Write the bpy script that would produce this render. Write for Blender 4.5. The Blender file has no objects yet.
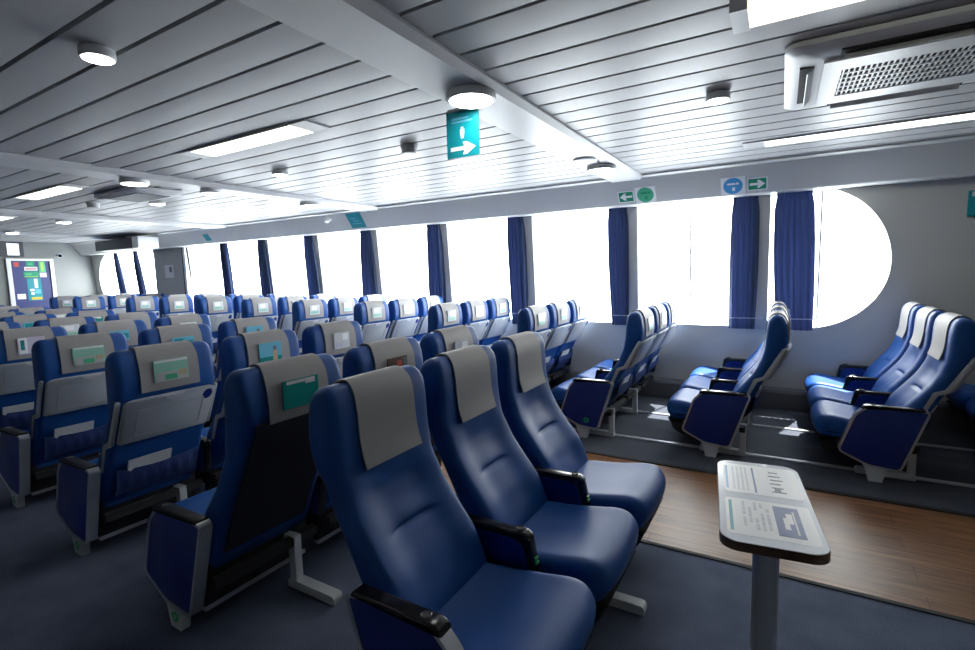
import bpy, bmesh, math, random
from mathutils import Vector, Matrix
random.seed(7)
S = bpy.context.scene
COL = S.collection
PI = math.pi

# ------------------------------------------------------------------ helpers
def link(name, mesh, parent=None, loc=(0, 0, 0)):
    o = bpy.data.objects.new(name, mesh)
    COL.objects.link(o)
    o.location = loc
    if parent is not None:
        o.parent = parent
    return o

def tag(o, label=None, cat=None, group=None, kind=None):
    if label: o['label'] = label
    if cat: o['category'] = cat
    if group: o['group'] = group
    if kind: o['kind'] = kind
    return o

def empty(name, loc=(0, 0, 0), rz=0):
    o = bpy.data.objects.new(name, None)
    COL.objects.link(o)
    o.location = loc
    o.rotation_euler = (0, 0, rz)
    o.empty_display_size = 0.1
    return o

class MB:
    """collects shapes into one mesh; cur = material slot for what is added next"""
    def __init__(self):
        self.v = []; self.f = []; self.m = []; self.cur = 0
    def add(self, vs, fs):
        b = len(self.v)
        self.v += [tuple(p) for p in vs]
        for f in fs:
            self.f.append([i + b for i in f]); self.m.append(self.cur)
        return self
    def box(self, x0, x1, y0, y1, z0, z1):
        vs = [(x, y, z) for x in (x0, x1) for y in (y0, y1) for z in (z0, z1)]
        return self.add(vs, [(0, 1, 3, 2), (4, 6, 7, 5), (0, 4, 5, 1), (2, 3, 7, 6), (0, 2, 6, 4), (1, 5, 7, 3)])
    def prism(self, poly, a, b, axis='z'):
        """poly = 2d points, extruded between a and b along axis"""
        n = len(poly)
        def P(p, t):
            if axis == 'z': return (p[0], p[1], t)
            if axis == 'y': return (p[0], t, p[1])
            return (t, p[0], p[1])
        vs = [P(p, a) for p in poly] + [P(p, b) for p in poly]
        fs = [list(range(n))[::-1], list(range(n, 2 * n))]
        fs += [(i, (i + 1) % n, n + (i + 1) % n, n + i) for i in range(n)]
        return self.add(vs, fs)
    def loft(self, rings, cap=True, closed=True):
        n = len(rings[0]); vs = [p for r in rings for p in r]; fs = []
        for k in range(len(rings) - 1):
            for i in range(n if closed else n - 1):
                j = (i + 1) % n
                fs.append((k * n + i, k * n + j, (k + 1) * n + j, (k + 1) * n + i))
        if cap:
            fs.append(list(range(n))[::-1]); fs.append([(len(rings) - 1) * n + i for i in range(n)])
        return self.add(vs, fs)
    def lathe(self, prof, c=(0, 0, 0), n=32):
        rings = [[(c[0] + r * math.cos(2 * PI * i / n), c[1] + r * math.sin(2 * PI * i / n), c[2] + z) for i in range(n)] for r, z in prof]
        return self.loft(rings)
    def tube(self, p, q, r, n=12):
        p, q = Vector(p), Vector(q); d = (q - p).normalized()
        u = d.orthogonal().normalized(); w = d.cross(u)
        return self.loft([[tuple(c + u * r * math.cos(2 * PI * i / n) + w * r * math.sin(2 * PI * i / n)) for i in range(n)] for c in (p, q)])
    def mesh(self, name, mats, smooth=None):
        me = bpy.data.meshes.new(name)
        me.from_pydata(self.v, [], self.f)
        for m in (mats if isinstance(mats, (list, tuple)) else [mats]):
            me.materials.append(m)
        me.polygons.foreach_set('material_index', self.m)
        bm = bmesh.new(); bm.from_mesh(me)
        bmesh.ops.recalc_face_normals(bm, faces=bm.faces)
        if smooth:
            for f in bm.faces: f.smooth = True
            for e in bm.edges:
                if len(e.link_faces) == 2 and e.calc_face_angle(0) > math.radians(smooth): e.smooth = False
        bm.to_mesh(me); bm.free()
        me.update()
        return me

def catmull(pts, sub=4, closed=True):
    n = len(pts); out = []
    for i in range(n if closed else n - 1):
        g = lambda k: pts[k % n] if closed else pts[min(max(k, 0), n - 1)]
        p0, p1, p2, p3 = g(i - 1), g(i), g(i + 1), g(i + 2)
        for s in range(sub):
            t = s / sub
            out.append(tuple(.5 * ((2 * b) + (-a + c) * t + (2 * a - 5 * b + 4 * c - d) * t * t + (-a + 3 * b - 3 * c + d) * t ** 3) for a, b, c, d in zip(p0, p1, p2, p3)))
    if not closed: out.append(tuple(pts[-1]))
    return out

def normals2(poly):
    n = len(poly); area = sum(poly[i][0] * poly[(i + 1) % n][1] - poly[(i + 1) % n][0] * poly[i][1] for i in range(n))
    sg = 1 if area > 0 else -1; out = []
    for i in range(n):
        a, b = poly[i - 1], poly[(i + 1) % n]
        dx, dy = b[0] - a[0], b[1] - a[1]; L = math.hypot(dx, dy) or 1
        out.append((sg * dy / L, -sg * dx / L))
    return out

def rounded_extrude(mb, poly, w, r, ny=6, nr=5, y0=0, deform=None, smooth_n=0):
    """xz polygon extruded along y over width w with its end edges rounded by r"""
    nn = normals2(poly); st = []
    if smooth_n:
        for _ in range(smooth_n): nn = [((nn[i - 1][0] + 2 * nn[i][0] + nn[(i + 1) % len(nn)][0]) / 4, (nn[i - 1][1] + 2 * nn[i][1] + nn[(i + 1) % len(nn)][1]) / 4) for i in range(len(nn))]
    for k in range(nr):
        a = PI / 2 * k / nr
        st.append((-w / 2 + r - r * math.cos(a), r - r * math.sin(a)))
    for k in range(ny + 1):
        st.append((-w / 2 + r + (w - 2 * r) * k / ny, 0))
    st += [(-y, i) for y, i in st[:nr][::-1]]
    rings = []
    for y, ins in st:
        ring = []
        for p, n in zip(poly, nn):
            q = (p[0] - n[0] * ins, y, p[1] - n[1] * ins)
            if deform: q = deform(*q)
            ring.append((q[0], q[1] + y0, q[2]))
        rings.append(ring)
    mb.loft(rings)
    return mb

def rrect(x0, x1, y0, y1, r, n=5):
    out = []
    for cx, cy, a0 in ((x1 - r, y1 - r, 0), (x0 + r, y1 - r, 90), (x0 + r, y0 + r, 180), (x1 - r, y0 + r, 270)):
        for k in range(n + 1):
            a = math.radians(a0 + 90 * k / n); out.append((cx + r * math.cos(a), cy + r * math.sin(a)))
    return out

def round_poly(pts, r, n=4):
    out = []; N = len(pts)
    for i in range(N):
        a, b, c = Vector(pts[i - 1]), Vector(pts[i]), Vector(pts[(i + 1) % N])
        u = (a - b); w = (c - b); rr = min(r, u.length * .45, w.length * .45)
        p, q = b + u.normalized() * rr, b + w.normalized() * rr
        for k in range(n + 1):
            t = k / n; out.append(tuple((1 - t) ** 2 * p + 2 * t * (1 - t) * b + t * t * q))
    return out

# ------------------------------------------------------------------ materials
def mat(name, col, rough=.5, metal=0, spec=.5, bump=0, bscale=60, var=0, vscale=8, coat=0, emit=None, estr=0, sheen=0):
    m = bpy.data.materials.new(name); m.use_nodes = True
    nt = m.node_tree; b = nt.nodes['Principled BSDF']
    b.inputs['Base Color'].default_value = (*col, 1)
    b.inputs['Roughness'].default_value = rough
    b.inputs['Metallic'].default_value = metal
    b.inputs['Specular IOR Level'].default_value = spec
    b.inputs['Coat Weight'].default_value = coat
    b.inputs['Sheen Weight'].default_value = sheen
    if emit:
        b.inputs['Emission Color'].default_value = (*emit, 1); b.inputs['Emission Strength'].default_value = estr
    if bump or var:
        tc = nt.nodes.new('ShaderNodeTexCoord')
    if bump:
        n = nt.nodes.new('ShaderNodeTexNoise'); n.inputs['Scale'].default_value = bscale; n.inputs['Detail'].default_value = 3
        bp = nt.nodes.new('ShaderNodeBump'); bp.inputs['Strength'].default_value = bump; bp.inputs['Distance'].default_value = .004
        nt.links.new(tc.outputs['Object'], n.inputs['Vector']); nt.links.new(n.outputs['Fac'], bp.inputs['Height']); nt.links.new(bp.outputs['Normal'], b.inputs['Normal'])
    if var:
        n = nt.nodes.new('ShaderNodeTexNoise'); n.inputs['Scale'].default_value = vscale; n.inputs['Detail'].default_value = 5
        mx = nt.nodes.new('ShaderNodeMix'); mx.data_type = 'RGBA'
        mx.inputs[6].default_value = (*[c * (1 - var) for c in col], 1); mx.inputs[7].default_value = (*[min(1, c * (1 + var)) for c in col], 1)
        nt.links.new(tc.outputs['Object'], n.inputs['Vector']); nt.links.new(n.outputs['Fac'], mx.inputs[0]); nt.links.new(mx.outputs[2], b.inputs['Base Color'])
    return m

M = {}
M['leather'] = mat('blue_leather', (.005, .066, .27), .50, bump=.06, bscale=220, spec=.34)
M['panel_blue'] = mat('blue_laminate', (.004, .022, .18), .42)
M['back_blue'] = mat('blue_back_fabric', (.006, .022, .14), .7, bump=.1, bscale=300)
M['cover'] = mat('grey_headrest_vinyl', (.27, .265, .27), .58, bump=.05, bscale=250)
M['tray'] = mat('grey_tray_plastic', (.40, .43, .46), .38)
M['silver'] = mat('silver_metal', (.55, .57, .60), .32, metal=.75)
M['white_metal'] = mat('white_painted_metal', (.62, .64, .66), .35, metal=.2)
M['black'] = mat('black_plastic', (.008, .008, .011), .22)
M['pouch'] = mat('black_nylon', (.006, .006, .009), .85)
M['net'] = mat('dark_blue_stretch', (.012, .035, .15), .75, bump=.3, bscale=40)
M['label'] = mat('pale_label', (.62, .64, .67), .4)
M['led_green'] = mat('green_mark', (.02, .45, .12), .4)
M['white'] = mat('white_plastic', (.80, .81, .82), .35)
M['offwhite'] = mat('offwhite_plastic', (.66, .67, .68), .4)
M['grey'] = mat('grey_plastic', (.42, .43, .44), .45)
M['dark'] = mat('dark_void', (.012, .012, .015), .8)
M['darkgrey'] = mat('dark_grey_metal', (.07, .075, .085), .5)
M['ceil'] = mat('painted_ceiling_metal', (.42, .42, .43), .44, metal=.0, spec=.4)
M['beam'] = mat('painted_beam', (.56, .56, .57), .42)
M['wall'] = mat('wall_laminate', (.56, .555, .52), .42)
M['soffit'] = mat('soffit_laminate', (.56, .565, .56), .35)
M['bulkhead'] = mat('bulkhead_laminate', (.22, .235, .235), .5)
M['bay_panel'] = mat('grey_bay_panel', (.36, .37, .375), .5)
M['baseb'] = mat('dark_skirting', (.13, .13, .145), .5)
M['post'] = mat('window_post_paint', (.5, .5, .5), .45)
M['curtain'] = mat('navy_curtain_cloth', (.035, .065, .19), .85, bump=.15, bscale=400, sheen=.2)
M['teal'] = mat('teal_print', (.0, .27, .33), .4)
M['tealcard'] = mat('teal_card', (.01, .25, .24), .25)
M['green'] = mat('exit_green', (.0, .26, .13), .4)
M['mint'] = mat('mint_green', (.06, .42, .22), .4)
M['skyblue'] = mat('sign_blue', (.06, .33, .68), .4)
M['paper'] = mat('printed_white', (.86, .87, .88), .35)
M['yellow'] = mat('yellow_print', (.65, .45, .03), .5)
M['red'] = mat('red_print', (.5, .08, .06), .5)
M['lime'] = mat('lime_print', (.35, .6, .1), .5)
M['ink'] = mat('grey_ink', (.12, .13, .16), .5)
M['navyink'] = mat('navy_photo', (.06, .10, .30), .4)
M['door'] = mat('navy_door_paint', (.03, .045, .17), .45)
M['laminate'] = mat('pale_table_laminate', (.74, .78, .84), .22, coat=.3)
M['ply'] = mat('brown_table_edge', (.10, .055, .03), .5, var=.3, vscale=40)
M['steel'] = mat('brushed_steel', (.62, .63, .65), .38, metal=.85)
M['rail'] = mat('floor_rail_aluminium', (.62, .64, .66), .35, metal=.6)
M['brownphoto'] = mat('brown_photo', (.10, .05, .03), .4)
M['sand'] = mat('sand_photo', (.45, .36, .24), .4)
M['palegreen'] = mat('pale_green_photo', (.25, .52, .42), .35)
M['cyanphoto'] = mat('cyan_photo', (.12, .45, .62), .35)
M['silverphoto'] = mat('silver_photo', (.62, .66, .70), .18)
M['lilac'] = mat('lilac_photo', (.55, .52, .66), .35)
M['lamp'] = mat('lamp_diffuser', (.9, .9, .9), .4, emit=(1, .985, .95), estr=9)
M['tube'] = mat('fluorescent_diffuser', (.9, .9, .85), .4, emit=(1, .98, .86), estr=1.0)
M['tubecool'] = mat('cool_fluorescent_diffuser', (.9, .9, .9), .4, emit=(.97, 1, 1), estr=1.2)
M['creamtube'] = mat('cream_fluorescent_diffuser', (.9, .9, .8), .4, emit=(1, .97, .78), estr=.35)
M['screen'] = mat('tv_screen', (.02, .02, .03), .2, emit=(.75, .85, 1), estr=.5)

def glass_mat():
    m = bpy.data.materials.new('window_glass'); m.use_nodes = True
    nt = m.node_tree; nt.nodes.clear()
    o = nt.nodes.new('ShaderNodeOutputMaterial'); t = nt.nodes.new('ShaderNodeBsdfTransparent'); g = nt.nodes.new('ShaderNodeBsdfGlossy')
    t.inputs['Color'].default_value = (.95, .97, .97, 1); g.inputs['Roughness'].default_value = .02
    mx = nt.nodes.new('ShaderNodeMixShader'); mx.inputs[0].default_value = .06
    nt.links.new(t.outputs[0], mx.inputs[1]); nt.links.new(g.outputs[0], mx.inputs[2]); nt.links.new(mx.outputs[0], o.inputs[0])
    return m
M['glass'] = glass_mat()
def curtain_mat():
    m = mat('navy_curtain_cloth', (.055, .085, .175), .85, bump=.15, bscale=400, sheen=.2)
    nt = m.node_tree; b = nt.nodes['Principled BSDF']; o = nt.nodes['Material Output']
    t = nt.nodes.new('ShaderNodeBsdfTranslucent'); t.inputs['Color'].default_value = (.11, .14, .26, 1)
    mx = nt.nodes.new('ShaderNodeMixShader'); mx.inputs[0].default_value = .45
    nt.links.new(b.outputs[0], mx.inputs[1]); nt.links.new(t.outputs[0], mx.inputs[2]); nt.links.new(mx.outputs[0], o.inputs[0])
    return m
M['curtain'] = curtain_mat()
M['backpanel'] = mat('dark_navy_back_cloth', (.003, .005, .02), .8, bump=.1, bscale=300)

def carpet_mat(name, c0, c1, scale=260):
    m = mat(name, c0, .95, spec=.2)
    nt = m.node_tree; b = nt.nodes['Principled BSDF']
    tc = nt.nodes.new('ShaderNodeTexCoord'); n = nt.nodes.new('ShaderNodeTexNoise'); n.inputs['Scale'].default_value = scale; n.inputs['Detail'].default_value = 2
    n2 = nt.nodes.new('ShaderNodeTexNoise'); n2.inputs['Scale'].default_value = 5; n2.inputs['Detail'].default_value = 4
    ad = nt.nodes.new('ShaderNodeMath'); ad.operation = 'MULTIPLY_ADD'; ad.inputs[1].default_value = .35; ad.inputs[2].default_value = -.175
    ad2 = nt.nodes.new('ShaderNodeMath'); ad2.operation = 'ADD'
    rp = nt.nodes.new('ShaderNodeValToRGB'); rp.color_ramp.elements[0].position = .3; rp.color_ramp.elements[1].position = .7
    rp.color_ramp.elements[0].color = (*c0, 1); rp.color_ramp.elements[1].color = (*c1, 1)
    L = nt.links.new
    L(tc.outputs['Object'], n.inputs['Vector']); L(tc.outputs['Object'], n2.inputs['Vector'])
    L(n2.outputs['Fac'], ad.inputs[0]); L(n.outputs['Fac'], ad2.inputs[0]); L(ad.outputs[0], ad2.inputs[1]); L(ad2.outputs[0], rp.inputs[0]); L(rp.outputs[0], b.inputs['Base Color'])
    bp = nt.nodes.new('ShaderNodeBump'); bp.inputs['Strength'].default_value = .4; bp.inputs['Distance'].default_value = .004
    L(n.outputs['Fac'], bp.inputs['Height']); L(bp.outputs['Normal'], b.inputs['Normal'])
    return m
M['carpet'] = carpet_mat('blue_grey_carpet', (.046, .060, .10), (.135, .16, .235))
M['vinyl'] = carpet_mat('slate_carpet', (.040, .046, .062), (.085, .095, .12), 300)

def wood_mat():
    m = mat('wood_plank_vinyl', (.2, .1, .05), .42, spec=.35)
    nt = m.node_tree; b = nt.nodes['Principled BSDF']; L = nt.links.new
    tc = nt.nodes.new('ShaderNodeTexCoord'); mp = nt.nodes.new('ShaderNodeMapping'); mp.inputs['Scale'].default_value = (1.2, 22, 1)
    n = nt.nodes.new('ShaderNodeTexNoise'); n.inputs['Scale'].default_value = 2.2; n.inputs['Detail'].default_value = 7; n.inputs['Roughness'].default_value = .62
    rp = nt.nodes.new('ShaderNodeValToRGB')
    e = rp.color_ramp.elements; e[0].position = .28; e[0].color = (.085, .034, .012, 1); e[1].position = .75; e[1].color = (.36, .172, .070, 1)
    br = nt.nodes.new('ShaderNodeTexBrick'); br.inputs['Scale'].default_value = 1; br.inputs['Brick Width'].default_value = 1.2; br.inputs['Row Height'].default_value = .146
    br.inputs['Mortar Size'].default_value = .0018; br.inputs['Color1'].default_value = (.82, .82, .82, 1); br.inputs['Color2'].default_value = (1.12, 1.1, 1.08, 1); br.inputs['Mortar'].default_value = (.35, .3, .28, 1)
    mx = nt.nodes.new('ShaderNodeMix'); mx.data_type = 'RGBA'; mx.blend_type = 'MULTIPLY'; mx.inputs[0].default_value = 1
    L(tc.outputs['Object'], mp.inputs[0]); L(mp.outputs[0], n.inputs['Vector']); L(n.outputs['Fac'], rp.inputs[0])
    L(tc.outputs['Object'], br.inputs['Vector']); L(rp.outputs[0], mx.inputs[6]); L(br.outputs['Color'], mx.inputs[7]); L(mx.outputs[2], b.inputs['Base Color'])
    return m
M['wood'] = wood_mat()

def struct(name, mb, mats, parent=None, smooth=None, label=None):
    o = link(name, mb.mesh(name, mats, smooth), parent)
    if parent is None: o['kind'] = 'structure'
    if label: o['label'] = label
    return o

def part(name, mb, mats, parent, smooth=40, loc=(0, 0, 0), label=None):
    o = link(name, mb.mesh(name, mats, smooth), parent, loc)
    if label: o['label'] = label
    return o

# ------------------------------------------------------------------ room shell
XL, XR, YP, YS, ZC = -15.3, 4.2, -4.6, 6.02, 2.5
Y1, Y2 = 2.665, 3.83
struct('floor', MB().box(XL, XR, YP, Y1, -.06, 0), M['carpet'])
struct('floor_aisle', MB().box(XL, XR, Y1, Y2, -.06, .001), M['wood'])
struct('floor_window_side', MB().box(XL, XR, Y2, YS + .1, -.06, 0), M['vinyl'])
struct('trim_1', MB().box(XL, XR, Y1 - .014, Y1 + .012, 0, .006), M['dark'])
struct('trim_2', MB().box(XL, XR, Y2 - .012, Y2 + .03, 0, .008), M['dark'])
struct('trim_3', MB().box(XL, XR, 4.335, 4.375, 0, .010), M['rail'])
struct('trim_4', MB().box(XL, XR, 5.185, 5.225, 0, .010), M['rail'])

# ceiling: long metal planks with open dark joints, crowned a little
def ceiling():
    mb = MB(); p = .2145; g = .0115
    mb.cur = 1
    mb.box(XL, XR, YP, YS + .3, ZC + .05, ZC + .09)
    mb.cur = 0
    k0 = int((YP - 1.38) / p) ; k1 = int((5.7 - 1.38) / p) + 1
    beams = [(-1.665, -1.325), (-5.42, -5.08), (-9.15, -8.8), (-12.8, -12.45)]
    spans = []; x = XR
    for a, b in beams:
        spans.append((b + .012, x)); x = a - .012
    spans.append((XL, x))
    for k in range(k0, k1):
        ya, yb = 1.38 + p * k + g, 1.38 + p * (k + 1) - g
        for a, b in spans:
            prof = [(ya, ZC + .045), (ya, ZC + .0024)]
            for t in range(1, 8):
                u = t / 8; prof.append((ya + (yb - ya) * u, ZC + .0022 - .0012 * math.sin(PI * u)))
            prof += [(yb, ZC + .0024), (yb, ZC + .045)]
            mb.loft([[(a, y, z) for y, z in prof], [(b, y, z) for y, z in prof]], cap=False, closed=False)
    return mb
struct('ceiling', ceiling(), [M['ceil'], M['dark']], smooth=35)
for i, (a, b) in enumerate([(-1.665, -1.325), (-5.42, -5.08), (-9.15, -8.8), (-12.8, -12.45)]):
    prof = [(a - .012, ZC + .05), (a - .012, ZC - .012), (a + .02, ZC - .045), (b - .02, ZC - .045), (b + .012, ZC - .012), (b + .012, ZC + .05)]
    struct('ceiling_beam', MB().prism(prof, YP, 5.6, 'y'), M['beam'])

# window wall: leans inward a little above the sill
def wy(z): return YS - .07 * max(0, z - .83)
ZS, ZT = .855, 2.25
def opening(x):
    """(sill, head) of the opening at x, or None"""
    if -10.9 <= x <= .2: return (ZS, ZT)
    if .2 < x < .88:
        t = math.sqrt(max(0, 1 - ((x - .2) / .68) ** 2)); return (1.5 - .648 * t, 1.5 + .75 * t)
    if -14.2 <= x <= -12.25: return (ZS, ZT)
    if -15.05 < x < -14.2:
        t = math.sqrt(max(0, 1 - ((-14.2 - x) / .85) ** 2)); return (1.5 - .648 * t, 1.5 + .75 * t)
    return None
def window_wall():
    mb = MB(); TH = .09
    xs = [XL] + [-14.2 - .85 * math.cos(PI / 2 * k / 20) for k in range(0, 21)] + [-12.25, -12.25 + 1e-4, -10.9 - 1e-4, -10.9, .2] + [.2 + .68 * math.sin(PI / 2 * k / 28) for k in range(1, 29)] + [XR]
    def quad(xa, xb, za, zb, za2, zb2, off=0):   # strip between heights at xa (za..zb) and xb (za2..zb2)
        zs = [0, .83, 1.2, 1.6, 2.0, 2.6]
        mb.add([(xa, wy(za) + off, za), (xb, wy(za2) + off, za2), (xb, wy(zb2) + off, zb2), (xa, wy(zb) + off, zb)], [(0, 1, 2, 3)])
    for xa, xb in zip(xs[:-1], xs[1:]):
        mid = (xa + xb) / 2; om = opening(mid)
        if om is None:
            quad(xa, xb, 0, .83, 0, .83); quad(xa, xb, .83, 2.6, .83, 2.6)
            quad(xa, xb, 0, .83, 0, .83, TH); quad(xa, xb, .83, 2.6, .83, 2.6, TH)
            continue
        oa = opening(xa) or (1.5, 1.5); ob = opening(xb) or (1.5, 1.5)
        for off in (0, TH):
            quad(xa, xb, 0, .83, 0, .83, off)
            quad(xa, xb, .83, oa[0], .83, ob[0], off); quad(xa, xb, oa[1], 2.6, ob[1], 2.6, off)
        for k in (0, 1):
            mb.add([(xa, wy(oa[k]), oa[k]), (xb, wy(ob[k]), ob[k]), (xb, wy(ob[k]) + TH, ob[k]), (xa, wy(oa[k]) + TH, oa[k])], [(0, 1, 2, 3)])
    for x in (-10.9, -12.25):
        mb.add([(x, wy(ZS), ZS), (x, wy(ZT), ZT), (x, wy(ZT) + TH, ZT), (x, wy(ZS) + TH, ZS)], [(0, 1, 2, 3)])
    return mb
struct('wall_starboard', window_wall(), M['wall'])
struct('wall_bow', MB().box(XL - .1, XL, YP, YS + .1, 0, 2.6), M['bulkhead'])
struct('wall_stern', MB().box(XR, XR + .1, YP, YS + .1, 0, 2.6), M['wall'])
struct('wall_port', MB().box(XL, XR, YP - .1, YP, 0, 2.6), M['wall'])
struct('baseboard_starboard', MB().prism([(YS + .01, 0), (YS - .10, 0), (YS - .10, .17), (YS - .085, .20), (YS + .01, .21)], XL, XR, 'x'), M['baseb'])
# sloped soffit over the windows
SO = [(5.50, ZC + .06), (5.50, ZC - .015), (5.53, ZC - .03), (5.545, ZC - .03), (5.72, 2.225), (5.735, 2.215), (6.2, 2.215), (6.2, ZC + .06)]
struct('trim_5', MB().prism(SO, XL, XR, 'x'), M['soffit'])
def soffit_pt(x, s, out=.004):
    """point on the sloped soffit face; s = 0 bottom edge .. 1 top edge"""
    a, b = Vector((5.72, 2.225)), Vector((5.545, ZC - .03)); d = (b - a); n = Vector((-d.y, d.x)).normalized()
    n = n if n.x < 0 else -n
    p = a + d * s + n * out
    return Vector((x, p.x, p.y))

# window bays: posts, mullions and panes
posts = [-.195 - 1.34 * k for k in range(8)]
for i, x in enumerate(posts):
    mb = MB(); mb.prism([(x - .075, ZS - .02), (x + .075, ZS - .02), (x + .075, ZT + .02), (x - .075, ZT + .02)], 0, .07, 'y')
    mb.v = [(a, wy(c) + b - .012, c) for a, b, c in mb.v]
    struct('window_post', mb, M['post'])
bays = [(-.12, .9)] + [(posts[k + 1] + .075, posts[k] - .075) for k in range(7)] + [(-10.88, posts[7] - .075), (-15.02, -13.75), (-13.72, -12.27)]
for i, (a, b) in enumerate(bays):
    mb = MB(); xm = a + (b - a) * (.48 if i else .43)
    mb.box(xm - .009, xm + .009, .03, .045, ZS + .0, ZT)
    if i and a > -11:
        mb.box(a, a + .012, .025, .06, ZS, ZT); mb.box(b - .012, b, .025, .06, ZS, ZT)
    mb.v = [(x, wy(z) + y, z) for x, y, z in mb.v]
    w = struct('window_%d' % (i + 1), mb, M['offwhite'])
    g = MB(); g.box(a, b, .064, .068, ZS - .06, ZT + .06); g.v = [(x, wy(z) + y, z) for x, y, z in g.v]
    part('glass_pane', g, M['glass'], w, None)

# ------------------------------------------------------------------ curtains
def curtain(xt, wt, xb, wb, zt, zb, nf, seed):
    rnd = random.Random(seed); ph = rnd.random() * 6
    rows = []; NZ, NS = 22, 64
    for r in range(NZ + 1):
        t = r / NZ; z = zt + (zb - zt) * t
        head = 1 - .10 * math.exp(-((t - .05) / .04) ** 2)
        w = (wt + (wb - wt) * t ** 1.3) * head * (1 + .10 * math.sin(PI * t))
        xc = xt + (xb - xt) * t ** 1.3
        A = .009 + .014 * min(1, t * 4)
        row = []
        for s in range(NS + 1):
            u = s / NS
            y = wy(z) - .042 + A * math.sin(2 * PI * nf * u + ph + .5 * math.sin(3 * t + seed)) + .006 * math.sin(2 * PI * 2.3 * nf * u + 2 * t)
            row.append((xc + w * (u - .5) + .006 * math.sin(2 * PI * nf * u * 2 + ph), y, z))
        rows.append(row)
    mb = MB(); n = NS + 1
    front = [p for row in rows for p in row]; back = [(x, y + .005, z) for x, y, z in front]
    N = len(front); fs = []
    for r in range(NZ):
        for s in range(NS):
            a = r * n + s; fs.append((a, a + 1, a + n + 1, a + n)); fs.append((N + a, N + a + n, N + a + n + 1, N + a + 1))
    for s in range(NS):
        fs.append((s, N + s, N + s + 1, s + 1)); a = NZ * n + s; fs.append((a, a + 1, N + a + 1, N + a))
    for r in range(NZ):
        a = r * n; fs.append((a, a + n, N + a + n, N + a)); a += NS; fs.append((a, N + a, N + a + n, a + n))
    mb.add(front + back, fs)
    return mb
cur = [(.09, .33, .13, .32, 'wide navy curtain hanging beside the round-ended window'),
       (-.35, .25, -.365, .25, 'navy curtain in front of the first post left of the round-ended window'),
       (-1.675, .24, -1.665, .20, 'narrow navy curtain on the second post from the round-ended window'),
       (-3.0, .25, -3.02, .24, 'navy curtain on the third post from the round-ended window'),
       (-4.33, .25, -4.39, .29, 'navy curtain on the fourth post from the round-ended window'),
       (-5.66, .22, -5.70, .32, 'navy curtain on the fifth post from the round-ended window'),
       (-6.98, .22, -6.99, .32, 'navy curtain on the sixth post from the round-ended window'),
       (-8.27, .20, -8.31, .36, 'navy curtain on the seventh post from the round-ended window'),
       (-9.45, .24, -9.53, .32, 'navy curtain on the eighth post, nearest the grey wall panel'),
       (-12.95, .16, -12.9, .32, 'navy curtain of the far windows, nearer the grey wall panel'),
       (-13.9, .16, -13.8, .32, 'navy curtain of the far windows, nearer the blue door')]
for i, (xt, wt, xb, wb, lab) in enumerate(cur):
    if 2 < i < 9: xt -= .035; xb -= .02
    c = empty('curtain', (xb, wy(ZS) - .048, .86)); tag(c, lab, 'curtain', 'navy window curtains')
    inv = Vector(c.location)
    mb = curtain(xt, wt, xb, wb, 2.25, .83 if i < 3 else .80, 5 if i else 6, i); mb.v = [tuple(Vector(p) - inv) for p in mb.v]
    part('cloth', mb, M['curtain'], c, 60)
    rod = MB(); rod.tube((xb - wb / 2 - .03, wy(.95) - .076, .95), (xb + wb / 2 + .07, wy(.95) - .076, .95), .005, 8)
    rod.tube((xb + wb / 2 + .07, wy(.95) - .076, .95), (xb + wb / 2 + .07, wy(.95) + .01, .95), .005, 8)
    rod.v = [tuple(Vector(p) - inv) for p in rod.v]
    part('tieback_rod', rod, M['silver'], c, label='thin silver tieback rod')

# ------------------------------------------------------------------ seats (local: faces -x, origin on the floor)
front = [(.085, .36), (.112, .44), (.150, .52), (.195, .58), (.248, .65), (.288, .71), (.320, .78), (.343, .86), (.353, .93), (.357, 1.0), (.361, 1.06), (.371, 1.112), (.395, 1.145), (.427, 1.154), (.463, 1.141), (.489, 1.09)]
rear = [(.499, 1.02), (.499, .955), (.484, .895), (.449, .825), (.404, .74), (.359, .655), (.315, .57), (.270, .48), (.230, .39), (.195, .31), (.15, .29), (.09, .31)]
BACK = catmull(front + rear, 4)
def back_w(z):
    # width factor along the height: broad body, slight waist under a broad head
    if z > 1.08: return .98 - .05 * ((z - 1.08) / .075) ** 2
    if z > .86: return .98
    if z > .76: return .98 - .03 * math.sin(PI * (z - .76) / .10)
    return .98 + .01 * min(1, (.76 - z) / .2)
def back_def(x, y, z):
    u = y / .25
    y2 = y * back_w(z)
    # which side of the profile: distance from the front line
    fx = None
    for (xa, za), (xb, zb) in zip(front[:-1], front[1:]):
        if za <= z <= zb: fx = xa + (xb - xa) * (z - za) / (zb - za); break
    if fx is not None and x < fx + .05:
        k = 1 - max(0, (x - fx)) / .05
        if z < .86:   # bolsters: centre of the lower back sits deeper than its sides
            s = min(1, max(0, (.86 - z) / .1)) * min(1, max(0, (z - .38) / .1))
            x += k * s * (.028 * math.exp(-(u / .62) ** 4) - .004)
            # stitched crease across the middle
            c = math.exp(-((z - .625) / .011) ** 2) / (1 + math.exp((abs(u) - .42) / .05))
            x += k * .014 * c
            x -= k * .008 * math.exp(-((z - .665) / .03) ** 2) * math.exp(-(u / .5) ** 2)
    return (x, y2, z)
def cover_def(x, y, z): return (x, y * back_w(z) / .98, z)
MESH = {}
def mesh(name, mb, mats, smooth=40):
    MESH[name] = mb.mesh(name, mats, smooth); return MESH[name]
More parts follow.
